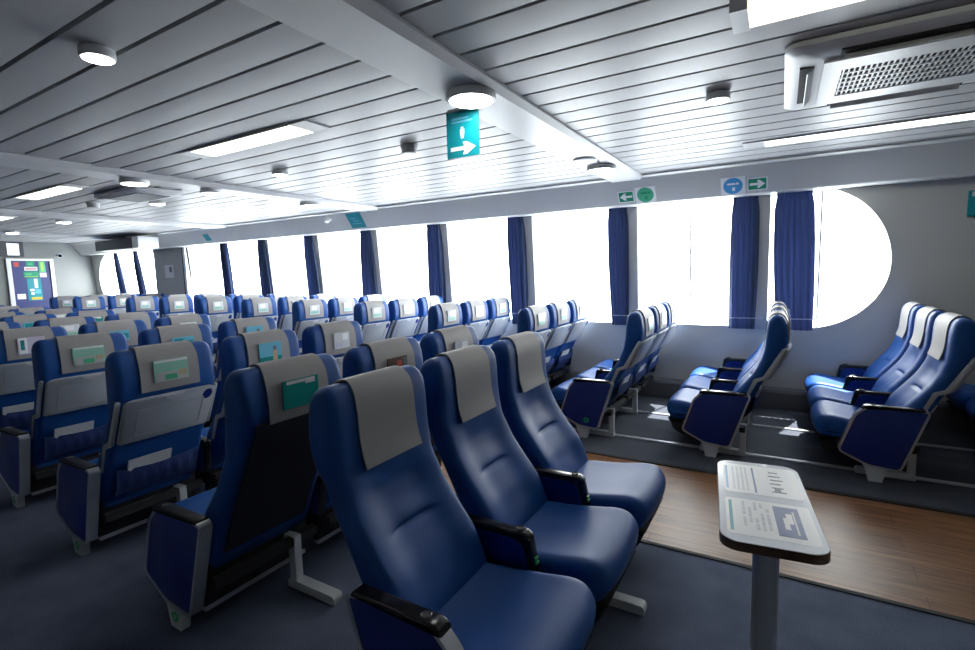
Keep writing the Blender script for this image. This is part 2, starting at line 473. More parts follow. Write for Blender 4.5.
# finer crease: add points near it to the front profile
mesh('backrest', rounded_extrude(MB(), catmull(front[:4] + [(.2065, .595), (.2195, .612), (.229, .625), (.239, .638)] + front[4:] + rear, 4), .52, .038, 24, 6, 0, back_def, 14), M['leather'], 50)
cush = catmull([(.15, .37), (.0, .385), (-.12, .40), (-.24, .418), (-.30, .418), (-.342, .402), (-.368, .365), (-.370, .325), (-.35, .285), (-.31, .262), (-.1, .255), (.15, .255)], 4)
def cush_def(x, y, z):
    u = abs(y) / .26
    if z > .33: z += .012 * min(1, u ** 4) * (1 if x < .05 else .2) - .010 * (1 - u * u) * max(0, 1 - abs(x + .05) / .2)
    if x < -.2: x += .03 * u ** 3 * min(1, (-.2 - x) / .15)
    return (x, y, z)
mesh('seat_cushion', rounded_extrude(MB(), cush, .525, .05, 16, 6, 0, cush_def), M['leather'], 50)
# grey cover: a strip wrapping the head from front to rear
def strip(path, w, th, out, ny=8):
    pts = catmull(path, 4, closed=False); n = len(pts); nn = []
    for i in range(n):
        a, b = pts[max(0, i - 1)], pts[min(n - 1, i + 1)]; dx, dz = b[0] - a[0], b[1] - a[1]; L = math.hypot(dx, dz)
        nn.append((-dz / L, dx / L))
    rings = []
    oo = [out + .011 * math.exp(-(i / 5) ** 2) for i in range(n)]
    poly_o = [(p[0] + q[0] * (o + th), p[1] + q[1] * (o + th)) for p, q, o in zip(pts, nn, oo)]
    poly_i = [(p[0] + q[0] * o, p[1] + q[1] * o) for p, q, o in zip(pts, nn, oo)]
    ring = poly_o + poly_i[::-1]
    mb = MB()
    mb.loft([[cover_def(x, -w / 2 + w * k / ny, z) for x, z in ring] for k in range(ny + 1)])
    return mb
head = front[5:]
mesh('headrest_cover', strip([(.341, .855), (.349, .90), (.354, .95), (.358, 1.0), (.362, 1.06), (.372, 1.112), (.396, 1.146), (.427, 1.156), (.463, 1.143), (.490, 1.09), (.500, 1.02), (.501, .97), (.499, .93)], .30, .006, .003), M['cover'], 50)
# picture card on the back of the cover, several printings; local frame: x = distance outwards, y across (+y = far side), z up
def card(name, base, bits, w=.175, h=.115):
    mb = MB(); 
    def slab(y0, y1, z0, z1, d0, d1):
        # follows the rear of the head
        def rx(z): return .5015
        vs = []
        for d in (d0, d1):
            for y, z in ((y0, z0), (y1, z0), (y1, z1), (y0, z1)): vs.append((rx(z) + .009 + d, y, z))
        mb.add(vs, [(0, 1, 2, 3), (4, 7, 6, 5), (0, 4, 5, 1), (1, 5, 6, 2), (2, 6, 7, 3), (3, 7, 4, 0)])
    zc = 1.03; slab(-w / 2, w / 2, zc - h / 2, zc + h / 2, 0, .006)
    mats = [base]
    for (a, b, c, d, m) in bits:
        mats.append(m); mb.cur = len(mats) - 1; e = .0003 * len(mats)
        slab(-w / 2 + a * w, -w / 2 + b * w, zc - h / 2 + c * h, zc - h / 2 + d * h, .0060, .0066 + e)
    MESH[name] = mb.mesh(name, mats)
card('card_teal', M['tealcard'], [(.1, .9, .86, .97, M['silverphoto']), (.62, .9, .78, .86, M['silverphoto'])])
card('card_brown', M['brownphoto'], [(.05, .35, .1, .5, M['sand']), (.45, .7, .35, .8, M['red']), (.75, .95, .2, .9, M['ink'])], .15, .10)
card('card_silver', M['silverphoto'], [(.1, .5, .1, .4, M['lilac']), (.5, .9, .5, .9, M['paper'])], .15, .12)
card('card_green', M['palegreen'], [(.05, .95, .0, .42, M['grey']), (.3, .65, .05, .3, M['mint']), (.7, .95, .2, .45, M['sand']), (.02, .98, .88, .98, M['paper'])])
card('card_tower', M['cyanphoto'], [(.0, 1, .0, .3, M['tealcard']), (.6, .8, .0, .6, M['sand']), (.63, .77, .6, .8, M['ink'])], .16, .13)
card('card_strip', M['cyanphoto'], [(.1, .5, .3, .9, M['teal']), (.55, .95, .2, .7, M['teal'])], .16, .09)
card('card_lilac', M['lilac'], [(.05, .35, .05, .95, M['paper']), (.1, .25, .25, .85, M['teal'])], .17, .13)
card('card_pale', M['silverphoto'], [(.1, .9, .1, .35, M['palegreen']), (.2, .7, .5, .9, M['paper'])], .16, .12)
# back: tray table, frame, pocket, label
def tray():
    mb = MB(); poly = round_poly([(-.235, .655), (.225, .655), (.235, .89), (.2, .905), (-.2, .905), (-.235, .89)], .02)
    def bend(t, y, z): return (t + .372 + (z - .655) * .53, y, z)
    n = len(poly)
    rings = []
    for t, k in ((0, 0), (.018, 0), (.024, .008)):
        cx, cz = 0, .78
        rings.append([bend(t, y - (k if y > 0 else -k), z - (k if z > cz else -k)) for y, z in poly])
    mb.loft(rings)
    # raised rim of the folded leaf
    for y0, y1, z0, z1 in ((-.17, .17, .838, .842), (-.17, .17, .690, .693), (-.17, -.166, .69, .842), (.166, .17, .69, .842)):
        vs = [bend(t, y, z) for t in (.024, .027) for y, z in ((y0, z0), (y1, z0), (y1, z1), (y0, z1))]
        mb.add(vs, [(0, 1, 2, 3), (4, 7, 6, 5), (0, 4, 5, 1), (1, 5, 6, 2), (2, 6, 7, 3), (3, 7, 4, 0)])
    return mb
mesh('tray_table', tray(), M['tray'])
lt = MB(); poly = [(.055 * math.cos(a), .898 - .028 * math.sin(a)) for a in [PI * k / 12 for k in range(13)]]
lt.add([(.3745 + (z - .655) * .53 + d, y, z) for d in (.020, .0275) for y, z in poly], [list(range(13)), list(range(13, 26))[::-1]] + [(i, i + 1, 14 + i, 13 + i) for i in range(12)] + [(12, 0, 13, 25)])
mesh('tray_latch', lt, M['label'])
ch = MB(); c = [(.188 + .026 * math.cos(2 * PI * k / 20), .855 + .03 * math.sin(2 * PI * k / 20)) for k in range(20)]
ch.add([(.372 + (z - .655) * .53 + d, y, z) for d in (.022, .0265) for y, z in c], [list(range(20)), list(range(20, 40))[::-1]] + [(i, (i + 1) % 20, 20 + (i + 1) % 20, 20 + i) for i in range(20)])
mesh('cup_holder', ch, M['panel_blue'])
fr = MB(); band_o = [(.497, .90), (.372, .655), (.31, .635), (.245, .49), (.220, .495), (.285, .655), (.345, .677), (.468, .905)]
for s in (-1, 1):
    rounded_extrude(fr, round_poly(band_o, .012, 3), .017, .004, 1, 2, s * .2505)
fr.prism([(.378, .668), (.35, .668), (.46, .885), (.492, .885)], -.22, .22, 'y')
mesh('back_frame', fr, M['tray'])
pk = MB(); pts = []
NY, NZ = 20, 8
for d in (0, .006):
    for i in range(NZ + 1):
        z = .33 + (.50 - .33) * i / NZ
        for j in range(NY + 1):
            y = -.215 + .43 * j / NY
            sag = .018 * math.sin(PI * j / NY) * (i / NZ) ** 2
            x = .200 + (z - .31) * .43 + .012 + .02 * math.sin(PI * i / NZ) + .006 * math.sin(j * 2.1 + i * .6) * math.sin(PI * i / NZ * .9) + .014 * (i / NZ) * math.sin(PI * j / NY)
            pts.append((x + d, y, z - sag))
n = NY + 1; N = n * (NZ + 1); fs = []
for i in range(NZ):
    for j in range(NY):
        a = i * n + j; fs += [(a, a + 1, a + n + 1, a + n), (N + a, N + a + n, N + a + n + 1, N + a + 1)]
for j in range(NY): fs += [(j, N + j, N + j + 1, j + 1), (NZ * n + j, NZ * n + j + 1, N + NZ * n + j + 1, N + NZ * n + j)]
for i in range(NZ): a = i * n; fs += [(a, a + n, N + a + n, N + a), (a + NY, N + a + NY, N + a + n + NY, a + n + NY)]
pk.add(pts, fs); mesh('seat_pocket', pk, M['net'], 60)
lb = MB()
vs = [(.200 + (z - .31) * .43 + d, y, z) for d in (.018, .030) for y, z in ((-.165, .475), (.055, .475), (.055, .545), (-.165, .545))]
lb.add(vs, [(0, 1, 2, 3), (4, 7, 6, 5), (0, 4, 5, 1), (1, 5, 6, 2), (2, 6, 7, 3), (3, 7, 4, 0)])
mesh('pocket_label', lb, M['label'])
# armrest between seats: black cap, blue side plates
ar = MB(); prof = round_poly([(.27, .49), (.26, .515), (.0, .515), (-.055, .52), (-.075, .505), (-.10, .37), (-.085, .335), (-.03, .31), (.24, .29)], .02, 3)
rounded_extrude(ar, prof, .05, .010, 2, 3)
mesh('armrest', ar, M['black'])
sd = MB()
for s in (-1, 1): sd.prism(round_poly([(.255, .485), (.0, .487), (-.045, .475), (-.075, .375), (-.06, .345), (-.02, .325), (.235, .302)], .015, 2), s * .0235, s * .0275, 'y')
mesh('armrest_side', sd, M['panel_blue'])
bt = MB(); bt.lathe([(.017, .512), (.017, .524), (.014, .526), (.011, .524), (.010, .5225), (.0001, .5225)], (-.028, 0, 0), 20)
mesh('recline_button', bt, M['darkgrey'], 40)
lg = MB()
for z0 in (.395, .412): lg.box(-.0995 + (z0 - .37) * .15 - .004, -.093 + (z0 - .37) * .15, -.012, .012, z0, z0 + .009)
mesh('green_mark', lg, M['led_green'])
sc = MB(); sc.tube((-.085, 0, .335), (-.104, 0, .325), .010, 12)
mesh('screw_cap', sc, M['silver'])
# end panel on the aisle side
PANEL = [(.265, .525), (.13, .10), (-.045, .115), (-.215, .20), (-.13, .465), (-.06, .535), (.22, .535)]
pn = MB(); rounded_extrude(pn, round_poly(PANEL, .03, 4), .046, .006, 1, 2)
mesh('end_panel', pn, M['panel_blue'])
tr = MB(); po = round_poly(PANEL, .03, 4); nn = normals2(po)
outer = [(p[0] + q[0] * .008, p[1] + q[1] * .008) for p, q in zip(po, nn)]; inner = [(p[0] - q[0] * .006, p[1] - q[1] * .006) for p, q in zip(po, nn)]
rings = [[(x, -.026, z) for x, z in inner], [(x, -.026, z) for x, z in outer], [(x, .026, z) for x, z in outer], [(x, .026, z) for x, z in inner], [(x, -.026, z) for x, z in inner]]
tr.loft(rings, cap=False); mesh('panel_trim', tr, M['silver'], 40)
cp = MB(); rounded_extrude(cp, round_poly([(.25, .528), (.24, .546), (-.06, .546), (-.085, .54), (-.10, .515), (-.06, .525)], .008, 2), .058, .008, 1, 3)
mesh('arm_cap', cp, M['black'])
ft = MB(); ft.prism([(-.078, .125), (-.06, .09), (-.038, .0), (.038, 0), (.06, .09), (.078, .125)], -.02, .02, 'y')
mesh('panel_foot', ft, M['white_metal'])
gm = MB(); gm.v = []; gm.loft([[(.0 + r * math.cos(2 * PI * k / 20), y, .055 + r * math.sin(2 * PI * k / 20)) for k in range(20)] for y, r in ((-.0203, .024), (-.0225, .024), (-.0225, .012), (-.0203, .012))], cap=False)
mesh('foot_mark', gm, M['led_green'])
# legs and under-seat parts
def leg(x0, x1, y, py=.215):
    mb = MB(); mb.box(py - .022, py + .022, y - .02, y + .02, .03, .26)
    mb.prism(round_poly([(x0, 0), (x1, 0), (x1, .03), (x1 - .012, .042), (x0 + .012, .042), (x0, .03)], .006, 2), y - .027, y + .027, 'y')
    mb.box(-.2, .24, y - .018, y + .018, .225, .258)
    return mb
mesh('leg_long', leg(-.40, .24, 0), M['white_metal']); mesh('leg_rear', leg(.18, .50, 0), M['white_metal'])
mesh('leg_short', leg(-.10, .24, 0), M['white_metal'])
uf = MB(); uf.box(-.02, .02, -.26, .26, -.0205, .0205)
mesh('under_frame', uf, M['pouch'])
sk = MB(); rounded_extrude(sk, [(.10, .33), (.095, .10), (.125, .095), (.175, .33)], .52, .006, 1, 2)
mesh('rear_skirt', sk, M['pouch'])
sr = MB(); sr.box(.10, .135, -.26, .26, .085, .105); mesh('skirt_rail', sr, M['silver'])
pp = MB(); rounded_extrude(pp, catmull([(.12, .255), (.12, .20), (.05, .15), (-.10, .115), (-.22, .12), (-.30, .16), (-.325, .22), (-.31, .262)], 3), .46, .03, 2, 3)
mesh('lifejacket_pouch', pp, M['pouch'])

bp_ = MB()
rp_ = catmull([(.508, .94), (.492, .89), (.457, .825), (.412, .74), (.367, .655), (.323, .57), (.278, .48), (.238, .39), (.215, .345)], 3, closed=False)
bp_.loft([[(x + d, y * (1 if i in (0, 3) else .97), z) for x, z in rp_ for d in (0,)] + [(x - .03, y, z) for x, z in rp_[::-1]] for i, (y, d) in enumerate(((-.205, 0), (-.19, .0), (.19, .0), (.205, 0)))])
mesh('back_panel', bp_, M['backpanel'], 40)
def put(name, key, parent, loc=(0, 0, 0), label=None):
    o = link(name, MESH[key], parent, loc)
    if label: o['label'] = label
    return o

def make_seat(x, y, rz, label, group, tray=True, card_key=None, panel=0, arm=0, legkey=None, legy=0, mark=True, skirt=False):
    """panel / arm: +1 or -1 for the local y side, 0 for none"""
    t = empty('passenger_seat', (x, y, 0), rz); tag(t, label, 'seat', group)
    put('seat_cushion', 'seat_cushion', t); put('backrest', 'backrest', t)
    cv = put('headrest_cover', 'headrest_cover', t, label='grey headrest cover')
    if card_key: put('picture_card', card_key, cv, label={'card_teal': 'teal card', 'card_brown': 'dark brown picture card', 'card_silver': 'silvery card'}.get(card_key))
    if tray:
        tt = put('tray_table', 'tray_table', t, label='folded pale grey tray table'); put('tray_latch', 'tray_latch', tt); put('cup_holder', 'cup_holder', tt)
        put('back_frame', 'back_frame', t)
        pk = put('seat_pocket', 'seat_pocket', t); put('pocket_label', 'pocket_label', pk, label='pale label strip')
    else:
        put('back_panel', 'back_panel', t, label='plain dark navy back panel')
    if arm:
        a = put('armrest', 'armrest', t, (0, arm * .295, 0), 'black armrest'); put('armrest_side', 'armrest_side', a)
        put('recline_button', 'recline_button', a); put('green_mark', 'green_mark', a); put('screw_cap', 'screw_cap', a)
    if panel:
        p = put('end_panel', 'end_panel', t, (0, panel * .30, 0), 'blue end panel with silver edge'); put('panel_trim', 'panel_trim', p); c = put('arm_cap', 'arm_cap', p)
        put('recline_button', 'recline_button', p, (0, 0, .024))
        f = put('panel_foot', 'panel_foot', p)
        if mark: put('foot_mark', 'foot_mark', p, (0, 0, 0) if mark is True else (.03, -.0035, .115))
    [put('under_frame', 'under_frame', t, (fx, 0, .2355)) for fx in (-.2, .215)]; put('lifejacket_pouch', 'lifejacket_pouch', t)
    if skirt: put('skirt_rail', 'skirt_rail', put('rear_skirt', 'rear_skirt', t), label='silver rail along the skirt')
    if legkey: put('leg', legkey, t, (0, legy, 0))
    return t

ORD = ['first', 'second', 'third', 'fourth', 'fifth', 'sixth', 'seventh', 'eighth', 'ninth', 'tenth', 'eleventh', 'twelfth', 'thirteenth', 'fourteenth']
# the row facing the camera
for j, (y, lab) in enumerate(((1.335, 'nearest blue leather seat facing the camera, beside the carpet aisle, buttoned black armrest'),
                              (1.925, 'middle blue leather seat of the near row facing the camera'),
                              (2.525, 'blue leather seat facing the camera, nearest the wooden aisle'))):
    ns = make_seat(-.87, y, PI, lab, 'front row seats facing the camera', tray=False, panel=1 if j == 0 else 0, arm=-1 if j < 2 else 0, legkey='leg_long' if j < 2 else None, legy=-.16, mark=False); ns.scale = (1, 1, .985)
# centre block, backs towards the camera
CX = [-2.22, -3.33, -4.45, -5.59, -6.75, -7.9, -9.05, -10.2, -11.35, -12.5]
cards = [['card_teal', 'card_brown', 'card_silver'], ['card_green', 'card_tower', 'card_silver'], ['card_green', 'card_strip', 'card_tower'], ['card_lilac', 'card_strip', 'card_pale']]
cname = {'card_teal': 'plain teal card', 'card_brown': 'dark brown card', 'card_silver': 'silvery card', 'card_green': 'green-grey card', 'card_tower': 'blue sky card', 'card_strip': 'cyan card', 'card_lilac': 'pale lilac card', 'card_pale': 'pale card'}
side = ['carpet-aisle end', 'middle', 'wooden-aisle end']
for k, x in enumerate(CX):
    for j in range(3):
        y = 1.345 + .055 * k + .605 * j
        if y < .262 * -x - .25 and k > 3: continue            # outside the frame
        ck = cards[k][j] if k < 4 else ['card_strip', 'card_teal', 'card_pale'][(k + j) % 3]
        lab = 'seat with %s on its cover, %s, %s centre row facing away' % (cname[ck], side[j], ORD[k])
        make_seat(x, y, 0, lab, 'centre block seats facing away', tray=k > 0, card_key=ck, panel=-1 if j == 0 else 0, arm=1, legkey='leg_rear' if j < 2 else None, legy=.14, skirt=True)
# window block
WX = [1.68, .62, -.42, -1.49, -2.54, -3.62, -4.72, -5.82, -6.9, -8.0, -9.1, -10.2, -12.3, -13.4]
wside = ['wooden-aisle end', 'middle', 'window end']
for k, x in enumerate(WX):
    for j in range(3):
        y = 4.49 + .585 * j
        where = 'last row at the right picture edge' if k == 0 else '%s row from the round-ended window' % ORD[k - 1]
        lab = 'blue window-block seat, %s seat of the %s' % (wside[j], where)
        zs = .98 if x > -1 else .98 + (-1 - x) * .0135 if x > -8 else 1.075
        ws = make_seat(x - (.025 if x > -1 else .01), y, 0, lab, 'window block seats', tray=True, card_key='card_pale', panel=-1 if j == 0 else 0, arm=1, mark='panel' if k == 3 else False, legkey='leg_short' if j < 2 else None, legy=-.165 if j == 0 else .08)
        ws.scale = (1, 1, zs)

# ------------------------------------------------------------------ pedestal table
def local(o, p): return tuple(Vector(p))
tb = empty('pedestal_table', (-.03, 1.80, 0), math.radians(6.5)); tag(tb, 'small pale rectangular table on a steel pole standing on the carpet', 'table')
TZ = .74
top = MB(); pl = rrect(-.135, .135, -.32, .32, .05, 6)
top.cur = 1; top.prism(pl, TZ - .028, TZ - .002)
top.cur = 0; top.prism(rrect(-.133, .133, -.318, .318, .05, 6), TZ - .002, TZ)
part('tabletop', top, [M['laminate'], M['ply']], tb, 30, label='pale laminate top with brown edge')
po = MB(); po.lathe([(.036, .012), (.037, TZ - .04), (.07, TZ - .036), (.07, TZ - .028)], (0, -.12, 0), 32)
part('post', po, M['steel'], tb, 40, label='brushed steel pole')
bs = MB(); bs.lathe([(.16, 0), (.16, .008), (.15, .012), (.04, .014), (.04, .02)], (0, -.12, 0), 40)
part('base_plate', bs, M['steel'], tb, 40)
def printed(y0, y1, bits):
    mb = MB(); mb.prism(rrect(-.115, .12, y0, y1, .012, 3), TZ, TZ + .0006); mats = [M['paper']]
    for i, (a, b, c, d, m) in enumerate(bits):
        if m not in mats: mats.append(m)
        mb.cur = mats.index(m); mb.box(-.115 + .235 * a, -.115 + .235 * b, y0 + (y1 - y0) * c, y0 + (y1 - y0) * d, TZ + .0006, TZ + .0009 + .00002 * i)
    return mb, mats
b1 = [(.04, .08, .08, .92, M['teal'])]
rnd = random.Random(3)
for r in range(5):
    for q in range(5):
        if rnd.random() < .75: b1.append((.20 + .07 * r, .235 + .07 * r, .86 - .15 * q - rnd.random() * .08, .93 - .15 * q, M['label']))
b1 += [(.57, .86, .12, .90, M['navyink']), (.66, .72, .30, .60, M['paper']), (.70, .77, .45, .72, M['paper']), (.78, .80, .2, .8, M['label'])]
mb, mats = printed(-.275, -.03, b1); part('printed_leaflet', mb, mats, tb, None, label='printed leaflet with navy photo')
b2 = [(.03, .06, .1, .9, M['skyblue']), (.40, .425, .06, .92, M['navyink'])]
for q in range(4): b2.append((.12 + .06 * q, .15 + .06 * q, .1, .9, M['label']))
for q in range(6): b2.append((.62 + .015 * (q % 2), .80 - .02 * (q % 3), .14 + .13 * q, .17 + .13 * q, M['ink']))
b2 += [(.66, .74, .16, .28, M['ink'])]
mb, mats = printed(.02, .285, b2); part('printed_leaflet', mb, mats, tb, None, label='printed leaflet with dark diagram lines')

# ------------------------------------------------------------------ ceiling fittings
def round_lamp(x, y, z, r, lab, on=True, h=.042):
    t = empty('ceiling_lamp', (x, y, z)); tag(t, lab, 'ceiling light', 'round ceiling lamps')
    part('housing', MB().lathe([(r * .93, 0), (r, -.006), (r, -h * .8), (r * .95, -h), (r * .86, -h), (r * .86, -h + .006)], n=40), M['offwhite'], t, 40)
    part('diffuser', MB().lathe([(r * .86, -h + .004), (r * .84, -h - .002), (r * .6, -h - .006), (.0005, -h - .008)], n=40), M['lamp'] if on else M['offwhite'], t, 60, label='glowing white diffuser')
    return t
ZB = ZC - .045
round_lamp(-2.55, 1.09, ZC - .004, .066, 'round lamp on the ceiling planks, alone at upper left')
round_lamp(-1.455, 2.345, ZB, .135, 'large round lamp under the near beam, above the teal arrow sign')
round_lamp(-.35, 3.27, ZC - .004, .066, 'small round lamp beside the grilled ceiling air conditioner')
round_lamp(-1.47, 4.62, ZB, .135, 'large round lamp under the near beam, close to the windows')
round_lamp(-5.25, 2.44, ZB, .12, 'round lamp under the second beam, farther from the windows')
round_lamp(-5.25, 3.17, ZB, .10, 'round lamp under the second beam, between two other lamps')
round_lamp(-5.25, 4.47, ZB, .13, 'round lamp under the second beam, closest to the windows')
round_lamp(-6.7, 3.35, ZC - .004, .085, 'small round lamp beyond the second beam, beside the far ceiling unit')
round_lamp(-9.7, 3.45, ZC - .004, .10, 'small round lamp past the third beam, before the blue door')
round_lamp(-12.2, 3.55, ZC - .004, .10, 'farthest small round lamp, just above the hanging screen')
round_lamp(-4.05, 3.12, ZC - .004, .07, 'tiny lit round lamp between near and second beams')
for x, y, r, lab in ((-2.52, 3.13, .065, 'grey smoke detector on planks beside the teal arrow sign'), (-7.4, 2.95, .07, 'grey smoke detector on planks past the second beam')):
    d = empty('smoke_detector', (x, y, ZC - .004)); tag(d, lab, 'smoke detector', 'ceiling smoke detectors')
    part('base', MB().lathe([(r, 0), (r, -.02), (r * .95, -.025), (.0005, -.026)], n=28), M['grey'], d)
    part('sensor_head', MB().lathe([(r * .9, -.025), (r * .9, -.05), (r * .8, -.06), (.0005, -.062)], n=28), M['grey'], d)
d = empty('smoke_detector', (-1.5, 4.25, ZB)); tag(d, 'flat white detector on the near beam beside the large lamp', 'smoke detector', 'ceiling smoke detectors')
part('base', MB().lathe([(.10, 0), (.10, -.012), (.09, -.018), (.0005, -.019)], n=28), M['white'], d)
hk = MB(); hk.tube((.08, .12, 0), (.08, .12, -.05), .008, 10); hk.tube((.08, .12, -.05), (.10, .14, -.05), .008, 10)
part('nozzle', hk, M['grey'], d)
def flush(x0, x1, y0, y1, z, lab, m, drop=.012):
    t = empty('fluorescent_light', ((x0 + x1) / 2, (y0 + y1) / 2, z)); tag(t, lab, 'fluorescent light', 'flush fluorescent ceiling panels')
    a, b = (x1 - x0) / 2, (y1 - y0) / 2
    f = MB(); f.box(-a - .16, -a, -b, b, -drop * .6, .03); f.box(a, a + .16, -b, b, -drop * .6, .03); f.box(-a, a, -b - .004, -b + .004, -drop, .03); f.box(-a, a, b - .004, b + .004, -drop, .03)
    part('frame', f, M['beam'], t)
    part('diffuser', MB().box(-a, a, -b + .004, b - .004, -drop, .0), m, t, None, label='glowing diffuser')
p = .2145; yk = 1.38 + p * 4
flush(-3.95, -2.80, yk + .005, yk + p - .005, ZC, 'long glowing panel between near and second ceiling beams', M['tube'])
flush(-7.5, -6.35, yk + .005, yk + p - .005, ZC, 'glowing ceiling panel just beyond the second beam', M['tube'])
flush(-11.4, -9.75, yk + 2 * p + .005, yk + 3 * p - .005, ZC, 'bright ceiling panel beyond the third beam at far left', M['tubecool'])
yk2 = 1.38 + p * 16
flush(-.15, 1.6, yk2 - .13, yk2 - .13 + p - .01, ZC, 'long slim white light strip along the ceiling above the right windows', M['tubecool'])
fl = empty('fluorescent_fixture', (.66, 2.27, ZC - .004)); tag(fl, 'cream boxed fluorescent fixture at the upper right of the ceiling', 'fluorescent light')
part('end_cap', MB().box(-.86, -.80, -.10, .10, -.054, 0), M['offwhite'], fl); part('end_cap', MB().box(.80, .86, -.10, .10, -.054, 0), M['offwhite'], fl)
part('diffuser', rounded_extrude(MB(), [(-.80, -.005), (-.80, -.052), (.80, -.052), (.80, -.005)], .19, .02, 1, 4), M['creamtube'], fl, 50, label='glowing cream diffuser')
# air conditioner cassette
ac = empty('air_conditioner', (.50, 3.27, ZC - .004)); tag(ac, 'white ceiling cassette air conditioner with dark slotted grille', 'air conditioner')
pm = MB(); A = .52
pm.loft([[(x * A, y * A, 0) for x, y in rrect(-1, 1, -1, 1, .12, 5)], [(x * A, y * A, -.022) for x, y in rrect(-1, 1, -1, 1, .12, 5)], [(x * (A - .03), y * (A - .03), -.04) for x, y in rrect(-1, 1, -1, 1, .12, 5)], [(x * (A - .16), y * (A - .16), -.055) for x, y in rrect(-1, 1, -1, 1, .05, 5)]])
part('panel', pm, M['offwhite'], ac, 30)
for ang in range(4):
    r = Matrix.Rotation(ang * PI / 2, 3, 'Z')
    s = MB(); s.box(-.30, .30, -.455, -.395, -.0535, -.035); s.v = [tuple(r @ Vector(q)) for q in s.v]
    so = part('air_slot', s, M['dark'], ac, None, label='dark air slot')
    f = MB(); f.add([(-.285, -.40, -.052), (.285, -.40, -.052), (.285, -.425, -.075), (-.285, -.425, -.075), (-.285, -.396, -.055), (.285, -.396, -.055), (.285, -.421, -.079), (-.285, -.421, -.079)], [(0, 1, 2, 3), (4, 7, 6, 5), (0, 4, 5, 1), (1, 5, 6, 2), (2, 6, 7, 3), (3, 7, 4, 0)])
    f.v = [tuple(r @ Vector(q)) for q in f.v]
    part('vane', f, M['offwhite'], so)
gr = MB(); gr.cur = 1; gr.box(-.30, .30, -.26, .26, -.058, -.05); gr.cur = 0
gr.box(-.36, -.28, -.36, .36, -.066, -.05); gr.box(.30, .36, -.36, .36, -.066, -.05); gr.box(-.28, .30, -.36, -.22, -.066, -.05); gr.box(-.28, .30, .22, .36, -.066, -.05)
for k in range(1, 6): y = -.22 + .44 * k / 6; gr.box(-.28, .30, y - .0065, y + .0065, -.064, -.056)
for k in range(0, 27):
    x = -.27 + .565 * k / 26; w = .0035
    gr.add([(x - w - .0, -.22, -.063), (x + w, -.22, -.063), (x + w + .0, .22, -.063), (x - w, .22, -.063), (x - w, -.22, -.056), (x + w, -.22, -.056), (x + w, .22, -.056), (x - w, .22, -.056)], [(0, 1, 2, 3), (4, 7, 6, 5), (0, 4, 5, 1), (1, 5, 6, 2), (2, 6, 7, 3), (3, 7, 4, 0)])
part('grille', gr, [M['offwhite'], M['dark']], ac, None)
ac2 = empty('air_conditioner', (-6.25, 2.93, ZC - .004)); tag(ac2, 'dark square ceiling unit just past the second beam', 'air conditioner')
part('panel', MB().loft([[(x * .47, y * .25, z) for x, y in rrect(-1, 1, -1, 1, .1, 4)] for z in (0, -.03)] + [[(x * .44, y * .22, -.05) for x, y in rrect(-1, 1, -1, 1, .1, 4)]]), M['offwhite'], ac2, 30)
part('grille', MB().box(-.34, .34, -.17, .17, -.056, -.05), M['darkgrey'], ac2, None)

# ------------------------------------------------------------------ signs
def arrow(mb, cx, cz, w, h, d, right=True, y0=0, y1=.001):
    s = 1 if right else -1
    pts = [(-w / 2, -h * .13), (.05 * w, -h * .13), (-.02 * w, -h * .42), (.14 * w, -h * .42), (w / 2, 0), (.14 * w, h * .42), (-.02 * w, h * .42), (.05 * w, h * .13), (-w / 2, h * .13)]
    mb.prism([(cx + s * x, cz + z) for x, z in (pts if right else pts[::-1])], y0, y1, 'y')
def disc(mb, cx, cz, r, y0, y1): mb.prism([(cx + r * math.cos(2 * PI * k / 32), cz + r * math.sin(2 * PI * k / 32)) for k in range(32)], y0, y1, 'y')
# soffit stickers: built in local x (along the ship), z (up the slope), -y outwards
ang = math.atan2(5.72 - 5.545, (ZC - .03) - 2.225)
def soffit_sign(name, x, s, lab, group=None):
    t = empty(name, soffit_pt(x, s, .002)); t.rotation_euler = (ang, 0, 0); tag(t, lab, 'sign', group); return t
def exit_arrow(x, right, lab):
    t = soffit_sign('exit_arrow_sign', x, .32, lab, 'green arrow signs on the soffit')
    part('sign_plate', MB().box(-.088, .088, -.003, 0, -.068, .068), M['paper'], t, None)
    part('green_field', MB().box(-.078, .078, -.0036, -.003, -.058, .058), M['green'], t, None, label='green field')
    mb = MB(); arrow(mb, 0, 0, .135, .10, 0, right, -.0042, -.0036); part('arrow', mb, M['paper'], t, None, label='white arrow')
def round_sign(x, c, ink, lab):
    t = soffit_sign('round_deck_sign', x, .33, lab, 'round signs on the soffit')
    part('sign_plate', MB().box(-.11, .11, -.003, 0, -.095, .095), M['paper'], t, None)
    mb = MB(); disc(mb, 0, 0, .088, -.0036, -.003); part('coloured_disc', mb, c, t, None)
    mb = MB(); mb.box(-.052, .022, -.0042, -.0036, .012, .032); mb.box(.028, .052, -.0042, -.0036, .012, .034); mb.box(-.008, .018, -.0042, -.0036, -.055, -.015)
    part('lettering', mb, ink, t, None)
exit_arrow(-1.52, False, 'green exit sign with white arrow pointing left, on the soffit')
round_sign(-1.31, M['mint'], M['green'], 'round green sign on white square, on the soffit')
round_sign(-.45, M['skyblue'], M['paper'], 'round blue sign on white square, on the soffit above a curtain')
exit_arrow(-.235, True, 'green exit sign with white arrow pointing right, on the soffit')
t = soffit_sign('notice_sign', -5.62, .52, 'teal notice on the soffit, farther left than the arrow signs')
part('sign_plate', MB().box(-.15, .15, -.003, 0, -.125, .125), M['teal'], t, None); 
mb = MB(); [mb.box(-.09 + .03 * (i % 2), .1 - .04 * (i % 3), -.0036, -.003, -.06 + .045 * i, -.045 + .045 * i) for i in range(3)]
part('lettering', mb, M['cyanphoto'], t, None)
